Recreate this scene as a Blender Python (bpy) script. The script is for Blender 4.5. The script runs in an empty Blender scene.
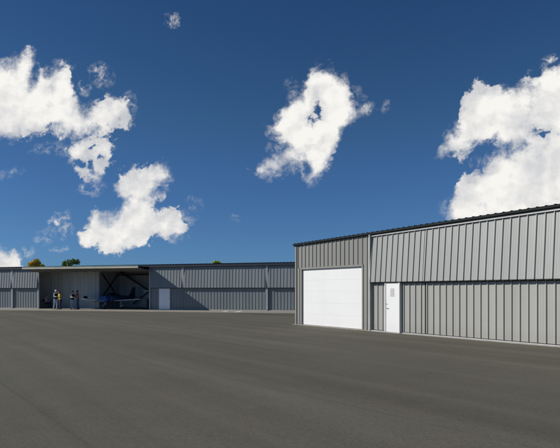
import bpy, bmesh, math, random
from mathutils import Vector, Matrix
random.seed(7)
sc = bpy.context.scene
COL = sc.collection
R = math.radians

# ------------------------------------------------------------------ plan
F = 540.0; CX = 280.0; HY = 290.8; EYE = 1.7

class Wall:
    """vertical wall plane: u along it, w outwards, z up"""
    def __init__(s, xa, sa, xb, sb):
        A = Vector(((xa-CX)/sa, F/sa)); B = Vector(((xb-CX)/sb, F/sb))
        s.o = A; s.d = (B-A).normalized(); s.n = Vector((s.d.y, -s.d.x))
        if s.n.dot(-A) < 0: s.n = -s.n
    def u(s, px):
        k = (px-CX)/F
        return (k*s.o.y - s.o.x)/(s.d.x - k*s.d.y)
    def p(s, u, w, z):
        q = s.o + s.d*u + s.n*w
        return Vector((q.x, q.y, z))

NEAR = Wall(296, 19.75, 560, 32.9)
FAR = Wall(10, 10.35, 290, 11.95)

# ------------------------------------------------------------------ helpers
def link(o, parent=None):
    COL.objects.link(o)
    if parent: o.parent = parent
    return o

def empty(name, loc, label=None, cat=None, group=None):
    o = bpy.data.objects.new(name, None); o.location = loc
    o.empty_display_size = .3
    link(o)
    if label: o['label'] = label
    if cat: o['category'] = cat
    if group: o['group'] = group
    return o

def obj(name, bm, mat, parent=None, smooth=False, label=None, cat=None, kind=None, mods=None):
    """link a bmesh given in world coordinates as one mesh object"""
    if parent is not None:
        M = Matrix.Identity(4); q = parent
        while q is not None:
            M = q.matrix_basis @ M; q = q.parent
        bmesh.ops.transform(bm, matrix=M.inverted(), verts=bm.verts)
    bmesh.ops.recalc_face_normals(bm, faces=bm.faces)
    me = bpy.data.meshes.new(name); bm.to_mesh(me); bm.free()
    mats = mat if isinstance(mat, (list, tuple)) else [mat]
    for m in mats: me.materials.append(m)
    if smooth:
        for p in me.polygons: p.use_smooth = True
    o = bpy.data.objects.new(name, me); link(o, parent)
    if label: o['label'] = label
    if cat: o['category'] = cat
    if kind: o['kind'] = kind
    return o

def hexa(bm, pts, mi=0):
    vs = [bm.verts.new(p) for p in pts]
    for f in ((0,1,2,3),(7,6,5,4),(0,4,5,1),(1,5,6,2),(2,6,7,3),(3,7,4,0)):
        fc = bm.faces.new([vs[i] for i in f]); fc.material_index = mi
    return vs

def wbox(bm, W, u0, u1, w0, w1, z0, z1, z0b=None, z1b=None):
    """box in wall coordinates; z0b/z1b: heights at u1 when they differ"""
    z0b = z0 if z0b is None else z0b; z1b = z1 if z1b is None else z1b
    hexa(bm, [W.p(u0,w0,z0), W.p(u1,w0,z0b), W.p(u1,w1,z0b), W.p(u0,w1,z0),
              W.p(u0,w0,z1), W.p(u1,w0,z1b), W.p(u1,w1,z1b), W.p(u0,w1,z1)])

def sheet(bm, W, u0, u1, zb, zt, wb, wt, pitch, h, rw=.035, top=.02, phase=0., minor=True):
    """ribbed metal sheet. zb/zt: functions of u (bottom, top). wb/wt offsets at bottom and top"""
    prof = []
    k0 = math.ceil((u0-phase)/pitch); k1 = math.floor((u1-phase)/pitch)
    prof.append((u0, 0.))
    for k in range(k0, k1+1):
        c = phase + k*pitch
        for du, hh in ((-rw,0),(-top,h),(top,h),(rw,0)):
            if u0+.002 < c+du < u1-.002: prof.append((c+du, hh))
        if minor:
            for m in (.36, .64):
                c2 = c + m*pitch
                for du, hh in ((-.012,0),(-.005,.003),(.005,.003),(.012,0)):
                    if u0+.002 < c2+du < u1-.002: prof.append((c2+du, hh))
    prof.append((u1, 0.))
    prof.sort(key=lambda t: t[0])
    lo = [bm.verts.new(W.p(u, wb+hh, zb(u))) for u, hh in prof]
    up = [bm.verts.new(W.p(u, wt+hh, zt(u))) for u, hh in prof]
    for i in range(len(prof)-1):
        bm.faces.new((lo[i], lo[i+1], up[i+1], up[i]))
    # back skin so the sheet has thickness
    b = [bm.verts.new(W.p(u, wv-.03, z)) for (u, wv, z) in
         ((u0,wb,zb(u0)),(u1,wb,zb(u1)),(u1,wt,zt(u1)),(u0,wt,zt(u0)))]
    bm.faces.new(b)
    return lo, up

def tube(bm, pts, rad, n=10, caps=True, squash=None):
    """tapered tube through pts; rad list; squash = (axis vector, factor)"""
    pts = [Vector(p) for p in pts]
    if not isinstance(rad, (list, tuple)): rad = [rad]*len(pts)
    rings = []; ref = None
    for i, p in enumerate(pts):
        t = (pts[min(i+1,len(pts)-1)] - pts[max(i-1,0)]).normalized()
        if ref is None or abs(t.dot(ref)) > .95:
            ref = Vector((0,0,1)) if abs(t.z) < .9 else Vector((0,1,0))
        a = t.cross(ref).normalized(); b = t.cross(a).normalized()
        ring = []
        for k in range(n):
            an = 2*math.pi*k/n
            off = (a*math.cos(an) + b*math.sin(an))*rad[i]
            if squash:
                ax, fc = squash; ax = ax.normalized()
                off = off - ax*off.dot(ax)*(1-fc)
            ring.append(bm.verts.new(p+off))
        rings.append(ring)
    for i in range(len(rings)-1):
        for k in range(n):
            bm.faces.new((rings[i][k], rings[i][(k+1)%n], rings[i+1][(k+1)%n], rings[i+1][k]))
    if caps:
        bm.faces.new(rings[0][::-1]); bm.faces.new(rings[-1])

def ball(bm, c, r, seg=14):
    rr = r if isinstance(r, (tuple, list)) else (r,r,r)
    M = Matrix.Translation(Vector(c)) @ Matrix.Diagonal((rr[0], rr[1], rr[2], 1))
    return bmesh.ops.create_uvsphere(bm, u_segments=seg, v_segments=max(6,seg*2//3), radius=1, matrix=M)['verts']

def bar(bm, a, b, wd, hg=None):
    """square bar between two points"""
    hg = hg or wd
    a = Vector(a); b = Vector(b); t = (b-a).normalized()
    ref = Vector((0,0,1)) if abs(t.z) < .95 else Vector((0,1,0))
    s = t.cross(ref).normalized()*wd/2; v = t.cross(s).normalized()*hg/2
    hexa(bm, [a-s-v, b-s-v, b+s-v, a+s-v, a-s+v, b-s+v, b+s+v, a+s+v])

def loft(bm, rings, caps=True):
    vs = [[bm.verts.new(p) for p in r] for r in rings]
    n = len(vs[0])
    for i in range(len(vs)-1):
        for k in range(n):
            bm.faces.new((vs[i][k], vs[i][(k+1)%n], vs[i+1][(k+1)%n], vs[i+1][k]))
    if caps:
        bm.faces.new(vs[0][::-1]); bm.faces.new(vs[-1])

# ------------------------------------------------------------------ materials
def mat(name, col, rough=.6, metal=0., var=.12, vscale=1.5, bump=0., bscale=30, streak=False, spec=.5):
    m = bpy.data.materials.new(name); m.use_nodes = True
    nt = m.node_tree; N = nt.nodes; L = nt.links
    b = N['Principled BSDF']; b.inputs['Roughness'].default_value = rough
    b.inputs['Metallic'].default_value = metal
    b.inputs['Specular IOR Level'].default_value = spec
    g = N.new('ShaderNodeNewGeometry')
    mp = N.new('ShaderNodeMapping'); L.new(g.outputs['Position'], mp.inputs['Vector'])
    mp.inputs['Scale'].default_value = (1,1,.12) if streak else (1,1,1)
    n = N.new('ShaderNodeTexNoise'); n.inputs['Scale'].default_value = vscale
    n.inputs['Detail'].default_value = 5; n.inputs['Roughness'].default_value = .6
    L.new(mp.outputs['Vector'], n.inputs['Vector'])
    mx = N.new('ShaderNodeMix'); mx.data_type = 'RGBA'
    mr = N.new('ShaderNodeMapRange'); mr.inputs[1].default_value = .3; mr.inputs[2].default_value = .7
    L.new(n.outputs['Fac'], mr.inputs[0]); L.new(mr.outputs[0], mx.inputs[0])
    mx.inputs[6].default_value = tuple(c*(1-var) for c in col)+(1,)
    mx.inputs[7].default_value = tuple(min(1,c*(1+var)) for c in col)+(1,)
    L.new(mx.outputs[2], b.inputs['Base Color'])
    if bump:
        n2 = N.new('ShaderNodeTexNoise'); n2.inputs['Scale'].default_value = bscale
        n2.inputs['Detail'].default_value = 3
        L.new(g.outputs['Position'], n2.inputs['Vector'])
        bp = N.new('ShaderNodeBump'); bp.inputs['Strength'].default_value = bump
        bp.inputs['Distance'].default_value = .02
        L.new(n2.outputs['Fac'], bp.inputs['Height']); L.new(bp.outputs[0], b.inputs['Normal'])
    return m

M = {}
M['near_wall'] = mat('warm grey painted siding', (.228,.226,.208), .45, 0, .07, 1.2, .12, 2.2, True)
M['near_upper'] = mat('light grey painted siding', (.31,.316,.302), .42, 0, .07, 1.2, .12, 2.2, True)
M['near_lower'] = mat('beige grey painted siding', (.335,.332,.308), .45, 0, .08, 1.2, .12, 2.2, True)
def weather(m, W, amt=.05, dirt=.22):
    """panel to panel tone changes and dust splashed up from the ground"""
    nt = m.node_tree; N = nt.nodes; L = nt.links; b = N['Principled BSDF']
    src = b.inputs['Base Color'].links[0].from_socket
    g = N.new('ShaderNodeNewGeometry')
    d = N.new('ShaderNodeVectorMath'); d.operation = 'DOT_PRODUCT'; L.new(g.outputs['Position'], d.inputs[0])
    d.inputs[1].default_value = (W.d.x, W.d.y, 0)
    q = N.new('ShaderNodeMath'); q.operation = 'MULTIPLY'; L.new(d.outputs['Value'], q.inputs[0]); q.inputs[1].default_value = 1/.864
    f = N.new('ShaderNodeMath'); f.operation = 'FLOOR'; L.new(q.outputs[0], f.inputs[0])
    wn = N.new('ShaderNodeTexWhiteNoise'); wn.noise_dimensions = '1D'; L.new(f.outputs[0], wn.inputs['W'])
    r = N.new('ShaderNodeMapRange'); L.new(wn.outputs['Value'], r.inputs[0]); r.inputs[3].default_value = 1-amt; r.inputs[4].default_value = 1+amt
    sc_ = N.new('ShaderNodeVectorMath'); sc_.operation = 'SCALE'; L.new(src, sc_.inputs[0]); L.new(r.outputs[0], sc_.inputs['Scale'])
    sz = N.new('ShaderNodeSeparateXYZ'); L.new(g.outputs['Position'], sz.inputs[0])
    n = N.new('ShaderNodeTexNoise'); n.inputs['Scale'].default_value = 5; n.inputs['Detail'].default_value = 6; n.inputs['Roughness'].default_value = .7
    L.new(g.outputs['Position'], n.inputs['Vector'])
    a1 = N.new('ShaderNodeMath'); a1.operation = 'MULTIPLY_ADD'; L.new(n.outputs['Fac'], a1.inputs[0]); a1.inputs[1].default_value = -.5; L.new(sz.outputs['Z'], a1.inputs[2])
    dr = N.new('ShaderNodeMapRange'); L.new(a1.outputs[0], dr.inputs[0]); dr.inputs[1].default_value = -.2; dr.inputs[2].default_value = .25; dr.inputs[3].default_value = dirt; dr.inputs[4].default_value = 0
    mx = N.new('ShaderNodeMix'); mx.data_type = 'RGBA'; L.new(dr.outputs[0], mx.inputs[0]); L.new(sc_.outputs[0], mx.inputs[6]); mx.inputs[7].default_value = (.16,.14,.11,1)
    L.new(mx.outputs[2], b.inputs['Base Color'])
for k_ in ('near_wall','near_upper','near_lower'): weather(M[k_], NEAR, .035)
M['trim_light'] = mat('pale grey trim', (.48,.48,.46), .5, 0, .08, 2)
M['galv'] = mat('galvanised rail', (.40,.40,.385), .45, .2, .12, 3)
M['gasket'] = mat('black rubber gasket', (.02,.02,.02), .8)
M['roof_dark'] = mat('charcoal roof trim', (.022,.026,.028), .85, 0, .15, 2, spec=.15)
M['roof_sheet'] = mat('grey roof sheet', (.05,.058,.065), .5, .2, .15, 2)
M['white_door'] = mat('white enamel door', (.735,.735,.725), .4, 0, .02, 1.0)
M['white_frame'] = mat('white door frame', (.66,.66,.64), .5, 0, .04, 1.0)
M['sign'] = mat('pale grey sign', (.50,.50,.49), .5, 0, .05, 10)
M['sign_ink'] = mat('grey sign ink', (.42,.42,.42), .6)
M['steel'] = mat('brushed steel', (.5,.5,.5), .3, .9, .05, 5)
weather(M['white_door'], NEAR, .0, .08)
M['concrete'] = mat('pale concrete', (.30,.285,.25), .9, 0, .25, 2.5, .4, 40)
M['far_wall'] = mat('slate blue painted siding', (.192,.220,.232), .5, 0, .10, .8, .1, 2, True)
M['far_upper'] = mat('slate blue upper siding', (.224,.250,.262), .5, 0, .10, .8, .1, 2, True)
M['far_post'] = mat('slate post', (.34,.36,.38), .5, 0, .08, 2)
M['far_dark'] = mat('dark slate trim', (.028,.036,.052), .6, 0, .15, 2)  # dark enough for the eave trim to carry the roof edge shadow
M['far_white'] = mat('bluish white door', (.90,.92,.94), .45, 0, .05, 2)
for k_ in ('far_wall','far_upper'): weather(M[k_], FAR, .05)
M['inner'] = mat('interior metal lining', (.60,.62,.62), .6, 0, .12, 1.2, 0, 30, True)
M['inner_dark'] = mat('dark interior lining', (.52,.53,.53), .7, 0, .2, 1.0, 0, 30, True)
M['beam'] = mat('dark steel bracing', (.05,.045,.045), .6, .1, .2, 3)
M['cream'] = mat('cream edge trim', (.62,.59,.48), .5, 0, .08, 1)
M['green_trim'] = mat('weathered green edge', (.20,.26,.22), .6, 0, .15, 1)
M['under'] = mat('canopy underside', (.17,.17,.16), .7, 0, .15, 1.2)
M['paint_white'] = mat('white marking paint', (.62,.61,.57), .8, 0, .25, 6)

def asphalt():
    m = bpy.data.materials.new('weathered asphalt'); m.use_nodes = True
    nt = m.node_tree; N = nt.nodes; L = nt.links; b = N['Principled BSDF']
    b.inputs['Roughness'].default_value = .9
    b.inputs['Specular IOR Level'].default_value = .25
    g = N.new('ShaderNodeNewGeometry')
    def noise(scale, det, rough, vec=None, dist=0):
        n = N.new('ShaderNodeTexNoise'); n.inputs['Scale'].default_value = scale
        n.inputs['Detail'].default_value = det; n.inputs['Roughness'].default_value = rough
        n.inputs['Distortion'].default_value = dist
        L.new(vec or g.outputs['Position'], n.inputs['Vector']); return n.outputs['Fac']
    def rng(v, a, bb, c, d):
        r = N.new('ShaderNodeMapRange'); L.new(v, r.inputs[0])
        for i, x in enumerate((a,bb,c,d)): r.inputs[i+1].default_value = x
        return r.outputs[0]
    def mul(a, bb):
        r = N.new('ShaderNodeMath'); r.operation = 'MULTIPLY'
        L.new(a, r.inputs[0]); L.new(bb, r.inputs[1]); return r.outputs[0]
    ang = math.atan2(NEAR.d.y, NEAR.d.x)
    mp = N.new('ShaderNodeMapping'); mp.vector_type = 'TEXTURE'
    mp.inputs['Rotation'].default_value = (0,0,ang); mp.inputs['Scale'].default_value = (22,.75,1)
    L.new(g.outputs['Position'], mp.inputs['Vector'])
    mp2 = N.new('ShaderNodeMapping'); mp2.vector_type = 'TEXTURE'
    mp2.inputs['Rotation'].default_value = (0,0,ang+.12); mp2.inputs['Scale'].default_value = (60,3.2,1)
    L.new(g.outputs['Position'], mp2.inputs['Vector'])
    lanes = rng(noise(1.0, 4, .55, mp.outputs[0]), .3, .7, .88, 1.12)
    lanes2 = rng(noise(1.0, 2, .5, mp2.outputs[0]), .35, .65, .92, 1.08)
    patch = rng(noise(.22, 4, .55), .3, .7, .92, 1.08)
    mott = rng(noise(2.3, 5, .7), .25, .75, .93, 1.07)
    grain = rng(noise(60, 3, .8), .3, .7, .62, 1.38)
    grain2 = rng(noise(15, 4, .75), .25, .75, .78, 1.22)
    seam = N.new('ShaderNodeTexWave'); seam.wave_type = 'BANDS'; seam.bands_direction = 'Y'
    mp3 = N.new('ShaderNodeMapping'); mp3.vector_type = 'TEXTURE'; mp3.inputs['Rotation'].default_value = (0,0,ang+.02)
    L.new(g.outputs['Position'], mp3.inputs['Vector']); L.new(mp3.outputs[0], seam.inputs['Vector'])
    seam.inputs['Scale'].default_value = .085; seam.inputs['Distortion'].default_value = 1.2
    seam.inputs['Detail'].default_value = 2; seam.inputs['Detail Scale'].default_value = .6
    seamv = rng(seam.outputs['Fac'], .9985, 1., 1., .90)
    # a few dark stains
    st = rng(noise(.55, 5, .6, None, .8), .66, .74, 1., .84)
    v = mul(mul(mul(lanes, lanes2), mul(patch, mott)), mul(mul(grain, grain2), mul(st, seamv)))
    cr = N.new('ShaderNodeMix'); cr.data_type = 'RGBA'
    L.new(rng(noise(.8, 5, .6), .3, .7, 0, 1), cr.inputs[0])
    cr.inputs[6].default_value = (.114,.102,.077,1); cr.inputs[7].default_value = (.104,.101,.077,1)
    vm = N.new('ShaderNodeVectorMath'); vm.operation = 'SCALE'
    L.new(cr.outputs[2], vm.inputs[0]); L.new(v, vm.inputs['Scale'])
    L.new(vm.outputs[0], b.inputs['Base Color'])
    bp = N.new('ShaderNodeBump'); bp.inputs['Strength'].default_value = .55; bp.inputs['Distance'].default_value = .008
    L.new(noise(90, 3, .7), bp.inputs['Height'])
    L.new(bp.outputs[0], b.inputs['Normal'])
    return m
M['asphalt'] = asphalt()
M['grass'] = mat('dry grass field', (.09,.10,.04), .95, 0, .3, .5, .5, 20)

# ------------------------------------------------------------------ sun and sky
sunh = FAR.d*1.5 - FAR.n*.5                 # horizontal travel of the light
travel = Vector((sunh.x, sunh.y, -1.0)).normalized()
elev = math.asin(-travel.z)
az = math.atan2(-travel.x, -travel.y)       # compass angle from +Y towards +X of the sun
sl = bpy.data.lights.new('sun', 'SUN'); sl.energy = 4.6; sl.angle = R(.53); sl.color = (1, .955, .88)
so = bpy.data.objects.new('sun', sl); link(so)
so.rotation_euler = travel.to_track_quat('-Z', 'Y').to_euler()

w = bpy.data.worlds.new('World'); sc.world = w; w.use_nodes = True
nt = w.node_tree; N = nt.nodes; L = nt.links
bg = N['Background']
def M1(op, a, b=None, c=None, clamp=False):
    n = N.new('ShaderNodeMath'); n.operation = op; n.use_clamp = clamp
    for i, x in enumerate((a,b,c)):
        if x is None: continue
        if isinstance(x, (int,float)): n.inputs[i].default_value = x
        else: L.new(x, n.inputs[i])
    return n.outputs[0]
def RNG(v, a, b, c, d, smooth=False):
    n = N.new('ShaderNodeMapRange')
    if smooth: n.interpolation_type = 'SMOOTHSTEP'
    L.new(v, n.inputs[0])
    for i, x in enumerate((a,b,c,d)): n.inputs[i+1].default_value = x
    return n.outputs[0]
sky = N.new('ShaderNodeTexSky'); sky.sky_type = 'NISHITA'; sky.sun_disc = False
sky.sun_elevation = elev; sky.sun_rotation = az
sky.altitude = 300; sky.air_density = 1.0; sky.dust_density = .4; sky.ozone_density = 2.0
tc = N.new('ShaderNodeTexCoord')
sx = N.new('ShaderNodeSeparateXYZ'); L.new(tc.outputs['Generated'], sx.inputs[0])
ramp = N.new('ShaderNodeValToRGB'); ramp.color_ramp.interpolation = 'LINEAR'
L.new(sx.outputs['Z'], ramp.inputs[0])
SKYRAMP = [(0.001, (0.198, 0.412, 0.908)), (0.06, (0.214, 0.411, 0.784)), (0.111, (0.226, 0.402, 0.683)), (0.199, (0.238, 0.413, 0.66)), (0.299, (0.237, 0.415, 0.589)), (0.404, (0.206, 0.381, 0.566)), (0.464, (0.19, 0.365, 0.563)), (0.75, (0.19, 0.365, 0.563))]
cr = ramp.color_ramp
cr.elements[0].position = SKYRAMP[0][0]; cr.elements[0].color = SKYRAMP[0][1]+(1,)
cr.elements[1].position = SKYRAMP[-1][0]; cr.elements[1].color = SKYRAMP[-1][1]+(1,)
for p, c in SKYRAMP[1:-1]:
    e = cr.elements.new(p); e.color = c+(1,)
mulc = N.new('ShaderNodeMix'); mulc.data_type = 'RGBA'; mulc.blend_type = 'MULTIPLY'; mulc.inputs[0].default_value = 1
L.new(sky.outputs[0], mulc.inputs[6]); L.new(ramp.outputs[0], mulc.inputs[7])
SKY_STRENGTH = .1
# cloud layer laid out on the sky's own directions (x/y, z/y)
ysafe = M1('MAXIMUM', sx.outputs['Y'], .02)
cu = M1('MULTIPLY', M1('DIVIDE', sx.outputs['X'], ysafe), F/100)
cv = M1('MULTIPLY', M1('DIVIDE', sx.outputs['Z'], ysafe), F/100)
cc = N.new('ShaderNodeCombineXYZ'); L.new(cu, cc.inputs[0]); L.new(cv, cc.inputs[1])
P0 = cc.outputs[0]
def wnoise(vec, scale, det, rough, off=(0,0,0), col=False, lac=2.0):
    mp = N.new('ShaderNodeMapping'); mp.inputs['Location'].default_value = off
    L.new(vec, mp.inputs['Vector'])
    n = N.new('ShaderNodeTexNoise'); n.inputs['Scale'].default_value = scale
    n.inputs['Detail'].default_value = det; n.inputs['Roughness'].default_value = rough
    n.inputs['Lacunarity'].default_value = lac
    L.new(mp.outputs[0], n.inputs['Vector'])
    return n.outputs['Color' if col else 'Fac']
def vadd(a, b, sc_=1.):
    s = N.new('ShaderNodeVectorMath'); s.operation = 'MULTIPLY_ADD'
    L.new(b, s.inputs[0]); s.inputs[1].default_value = (sc_,sc_,0); L.new(a, s.inputs[2]); return s.outputs[0]
def centred(c):
    s = N.new('ShaderNodeVectorMath'); s.operation = 'SUBTRACT'; L.new(c, s.inputs[0]); s.inputs[1].default_value = (.5,.5,.5)
    return s.outputs[0]
P1 = vadd(P0, centred(wnoise(P0, 5.5, 3, .55, (3,1,0), True)), .10)
P2 = vadd(P1, centred(wnoise(P0, 14, 4, .62, (9,4,2), True)), .085)
# outlines of the solid clouds: upper edge and lower edge as (x, y) curves
SHAPES = [
 ([(-60,55),(0,58),(8,57),(15,56),(20,52),(25,50),(30,50),(36,53),(40,61),(45,68),(50,71),(57,71),(61,66),(65,66),(70,73),(73,84),(76,100),(82,105),(88,106),(98,102),(108,99),(118,97),(125,97),(128,103),(131,116),(134,124)],
  [(-60,142),(0,139),(10,141),(20,139),(30,137),(37,131),(45,127),(52,129),(60,134),(68,137),(78,139),(90,138),(98,136),(106,137),(112,130),(118,123),(126,125),(131,122),(134,116)]),
 ([(63,158),(67,150),(74,143),(82,139),(95,138),(106,141),(110,150)],
  [(63,154),(67,157),(72,160),(77,172),(84,176),(93,178),(101,178),(107,170),(110,156)]),
 ([(112,196),(114,186),(118,177),(126,172),(136,168),(144,166),(152,163),(160,163),(166,166),(170,171),(173,179)],
  [(112,190),(116,196),(122,198),(130,202),(140,212),(152,210),(158,199),(164,197),(167,190),(170,177),(173,172)]),
 ([(75,246),(78,239),(82,231),(88,225),(90,217),(92,209),(96,205),(99,207),(102,213),(110,212),(118,208),(124,202),(128,196),(135,189),(145,189),(151,196),(154,212),(160,213),(168,211),(176,211),(181,215),(185,223),(188,233)],
  [(75,235),(80,243),(86,247),(92,249),(100,251),(112,252),(122,249),(134,248),(142,244),(148,238),(156,236),(162,238),(168,243),(176,240),(182,234),(188,223)]),
 ([(267,136),(271,125),(275,120),(281,113),(288,106),(294,99),(300,92),(306,85),(309,77),(311,67),(318,66),(325,65),(331,66),(335,71),(340,73),(346,73),(350,79),(352,92),(354,105),(360,108),(366,107),(370,107),(374,118)],
  [(267,122),(271,132),(276,138),(282,144),(288,152),(295,163),(302,168),(305,180),(309,184),(313,183),(320,178),(328,170),(332,160),(334,150),(338,140),(343,131),(350,124),(358,120),(364,114),(370,111),(374,104)]),
 ([(253,176),(257,168),(262,162),(270,157),(278,152),(286,144),(296,138),(304,146),(308,170)],
  [(253,166),(257,175),(265,179),(272,177),(280,172),(288,170),(296,168),(304,165),(308,150)]),
 ([(434,164),(438,156),(442,147),(448,138),(455,131),(461,121),(463,100),(466,96),(470,91),(476,84),(484,85),(490,88),(497,86),(502,87),(512,87),(518,83),(525,79),(532,75),(540,70),(548,67),(556,65),(570,60),(600,50),(660,40)],
  [(434,152),(438,158),(446,155),(452,154),(458,156),(464,156),(468,150),(476,147),(486,143),(494,144),(499,152),(510,156),(530,150),(560,150),(660,150)]),
 ([(444,222),(447,210),(451,199),(454,191),(457,183),(462,178),(468,175),(476,172),(484,167),(490,161),(496,153),(505,149),(520,145),(530,140),(540,140),(550,137),(560,130),(600,120),(660,110)],
  [(444,212),(448,222),(470,235),(510,250),(660,270)]),
 ([(-60,236),(-20,240),(0,245),(5,247),(12,250),(17,255),(21,262),(25,274)],
  [(-60,290),(10,288),(18,275),(22,264),(25,258)]),
]
# loose, broken patches
WISPS = [(83,88,8,9,30,1.3),(103,78,15,12,-10,1),(98,68,12,7,0,1),(58,222,17,9,40,1.4),(66,231,9,10,0,1),(60,249,12,4,0,1.2),(43,238,12,9,30,.7),(24,255,13,7,30,.7),
 (92,189,16,7,10,1),(84,185,8,4,0,1),(195,203,10,8,-30,.55),(172,20,10,8,-35,1.2),(182,236,9,5,0,.35),(64,152,18,6,0,.3),(10,173,18,7,10,.35),(235,218,8,4,0,.25),
 (366,110,14,8,20,.9),(356,97,12,12,0,.5),(386,106,5,9,-20,.5),(296,96,10,14,-40,.6),(291,85,8,8,0,.3),(272,134,10,8,0,.8),(268,166,14,8,20,.7),(277,150,12,8,0,.6),
 (549,60,11,6,25,1.6),(490,160,14,8,60,.8),(455,130,14,10,40,.6),(446,152,10,7,40,.8),(128,106,10,16,0,.7),(62,66,14,10,0,.5),(50,148,26,8,10,.4),(186,218,12,10,0,.6),(165,180,10,14,0,.6),
 (448,208,12,10,40,.7),(475,163,8,6,0,.7)]
HOLES = [(35,72,3,7,-15),(314,121,5,3,-20),(318,112,3,8,10),(306,172,4,7,0),(536,130,6,3,-20),(546,134,10,5,5),(492,150,14,5,10),(98,147,9,3,25),(80,163,7,5,0),(92,166,4,9,20),(104,158,5,4,0),(168,182,5,3,0),(160,190,4,3,30),(149,163,0.1,.1,0),
 (118,125,7,3,20),(35,138,12,4,10)]
def blob(vec, b):
    x, y, rx, ry, a = b[:5]
    mp = N.new('ShaderNodeMapping'); mp.vector_type = 'TEXTURE'
    mp.inputs['Location'].default_value = ((x-CX)/100, (HY-y)/100, 0)
    mp.inputs['Rotation'].default_value = (0,0,R(a)); mp.inputs['Scale'].default_value = (rx/100, ry/100, 1)
    L.new(vec, mp.inputs['Vector'])
    ln = N.new('ShaderNodeVectorMath'); ln.operation = 'LENGTH'; L.new(mp.outputs[0], ln.inputs[0])
    return M1('MULTIPLY_ADD', ln.outputs['Value'], -min(rx,ry)/100, min(rx,ry)/100)
def union(vec, blobs, k=.04):
    """nodes are made lobe by lobe so the shader never holds many values at once"""
    acc = None
    for b in blobs:
        v = blob(vec, b)
        acc = v if acc is None else M1('SMOOTH_MAX', acc, v, k)
    return acc
sp = N.new('ShaderNodeSeparateXYZ'); L.new(P2, sp.inputs[0])
X0, X1, YM = -60., 660., 300.
tx = M1('MULTIPLY_ADD', sp.outputs[0], 100/(X1-X0), (CX-X0)/(X1-X0))
ty = M1('MULTIPLY_ADD', sp.outputs[1], -100/YM, HY/YM)
def curve(pts, tx):
    n = N.new('ShaderNodeFloatCurve'); cm = n.mapping; cm.extend = 'HORIZONTAL'; c = cm.curves[0]
    q = [((x-X0)/(X1-X0), y/YM) for x, y in pts]
    c.points[0].location = q[0]; c.points[1].location = q[-1]
    for t in q[1:-1]: c.points.new(*t)
    for t in c.points: t.handle_type = 'AUTO_CLAMPED'
    cm.update(); L.new(tx, n.inputs['Value'])
    return n.outputs[0]
def slope_end(lo, hi):
    """distance inside the column span lo..hi, never deeper than the distance to its ends"""
    return M1('MINIMUM', M1('SUBTRACT', sp.outputs[0], (lo-CX)/100), M1('SUBTRACT', (hi-CX)/100, sp.outputs[0]))
taps = [M1('ADD', tx, o/(X1-X0)) for o in (-2.5, 0., 2.5)]
sd = None
for top_, bot_ in SHAPES:
    acc = None
    for t_ in taps:
        d1 = M1('SUBTRACT', ty, curve(top_, t_)); d2 = M1('SUBTRACT', curve(bot_, t_), ty)
        v = M1('SMOOTH_MIN', d1, d2, .03)
        v = M1('MAXIMUM', M1('MINIMUM', v, .055), -.055)
        acc = v if acc is None else M1('ADD', acc, v)
    v = M1('MULTIPLY', acc, YM/100*.85/3)
    v = M1('MINIMUM', v, slope_end(top_[0][0]-(400 if top_[0][0]<-50 else 0), top_[-1][0]+(400 if top_[-1][0]>650 else 0)))
    sd = v if sd is None else M1('MAXIMUM', sd, v)
hol = union(P2, HOLES, .02)
sd = M1('MINIMUM', sd, M1('MULTIPLY_ADD', hol, -1.7, .01))
fine = wnoise(P1, 8.5, 9, .63, (1,7,3), lac=2.1)
fine2 = wnoise(P0, 30., 6, .65, (4,2,8))
edge = M1('ADD', sd, M1('MULTIPLY', M1('SUBTRACT', fine, .5), .25))
edge = M1('ADD', edge, M1('MULTIPLY', M1('SUBTRACT', fine2, .5), .08))
mp_s = N.new('ShaderNodeMapping'); mp_s.vector_type = 'TEXTURE'; mp_s.inputs['Rotation'].default_value = (0,0,R(35)); mp_s.inputs['Scale'].default_value = (1.9,.8,1)
L.new(P1, mp_s.inputs['Vector'])
veil = wnoise(mp_s.outputs[0], 10., 6, .62, (6,6,2))
nearedge = RNG(sd, .02, .16, 1, 0)
edge = M1('SUBTRACT', edge, M1('MULTIPLY', nearedge, RNG(veil, .50, .68, 0, .055)))
softn = RNG(wnoise(P0, 2.6, 2, .5, (11,3,6)), .38, .62, .05, .20, True)
a_lin = M1('DIVIDE', M1('ADD', edge, .045), softn, None, True)
a_solid = RNG(a_lin, 0, 1, 0, 1, True)
# wisps: fade with distance from the centre, broken by streaky noise
wis = None
for b in WISPS:
    v = M1('MULTIPLY', blob(P2, b), b[5]*100/min(b[2],b[3]))
    wis = M1('MAXIMUM', v, 0.) if wis is None else M1('MAXIMUM', wis, v)
stre = wnoise(P1, 12., 8, .68, (7,3,5))
wa = M1('MULTIPLY', M1('POWER', wis, .8), RNG(stre, .42, .66, 0, 1, True))
wa = M1('MULTIPLY', wa, .85)
alpha = M1('MAXIMUM', a_solid, wa, None)
front = RNG(sx.outputs['Y'], .05, .2, 0, 1)
up_ = RNG(cv, -.02, .02, 0, 1)
alpha = M1('MULTIPLY', M1('MULTIPLY', alpha, front), up_, None, True)
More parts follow.
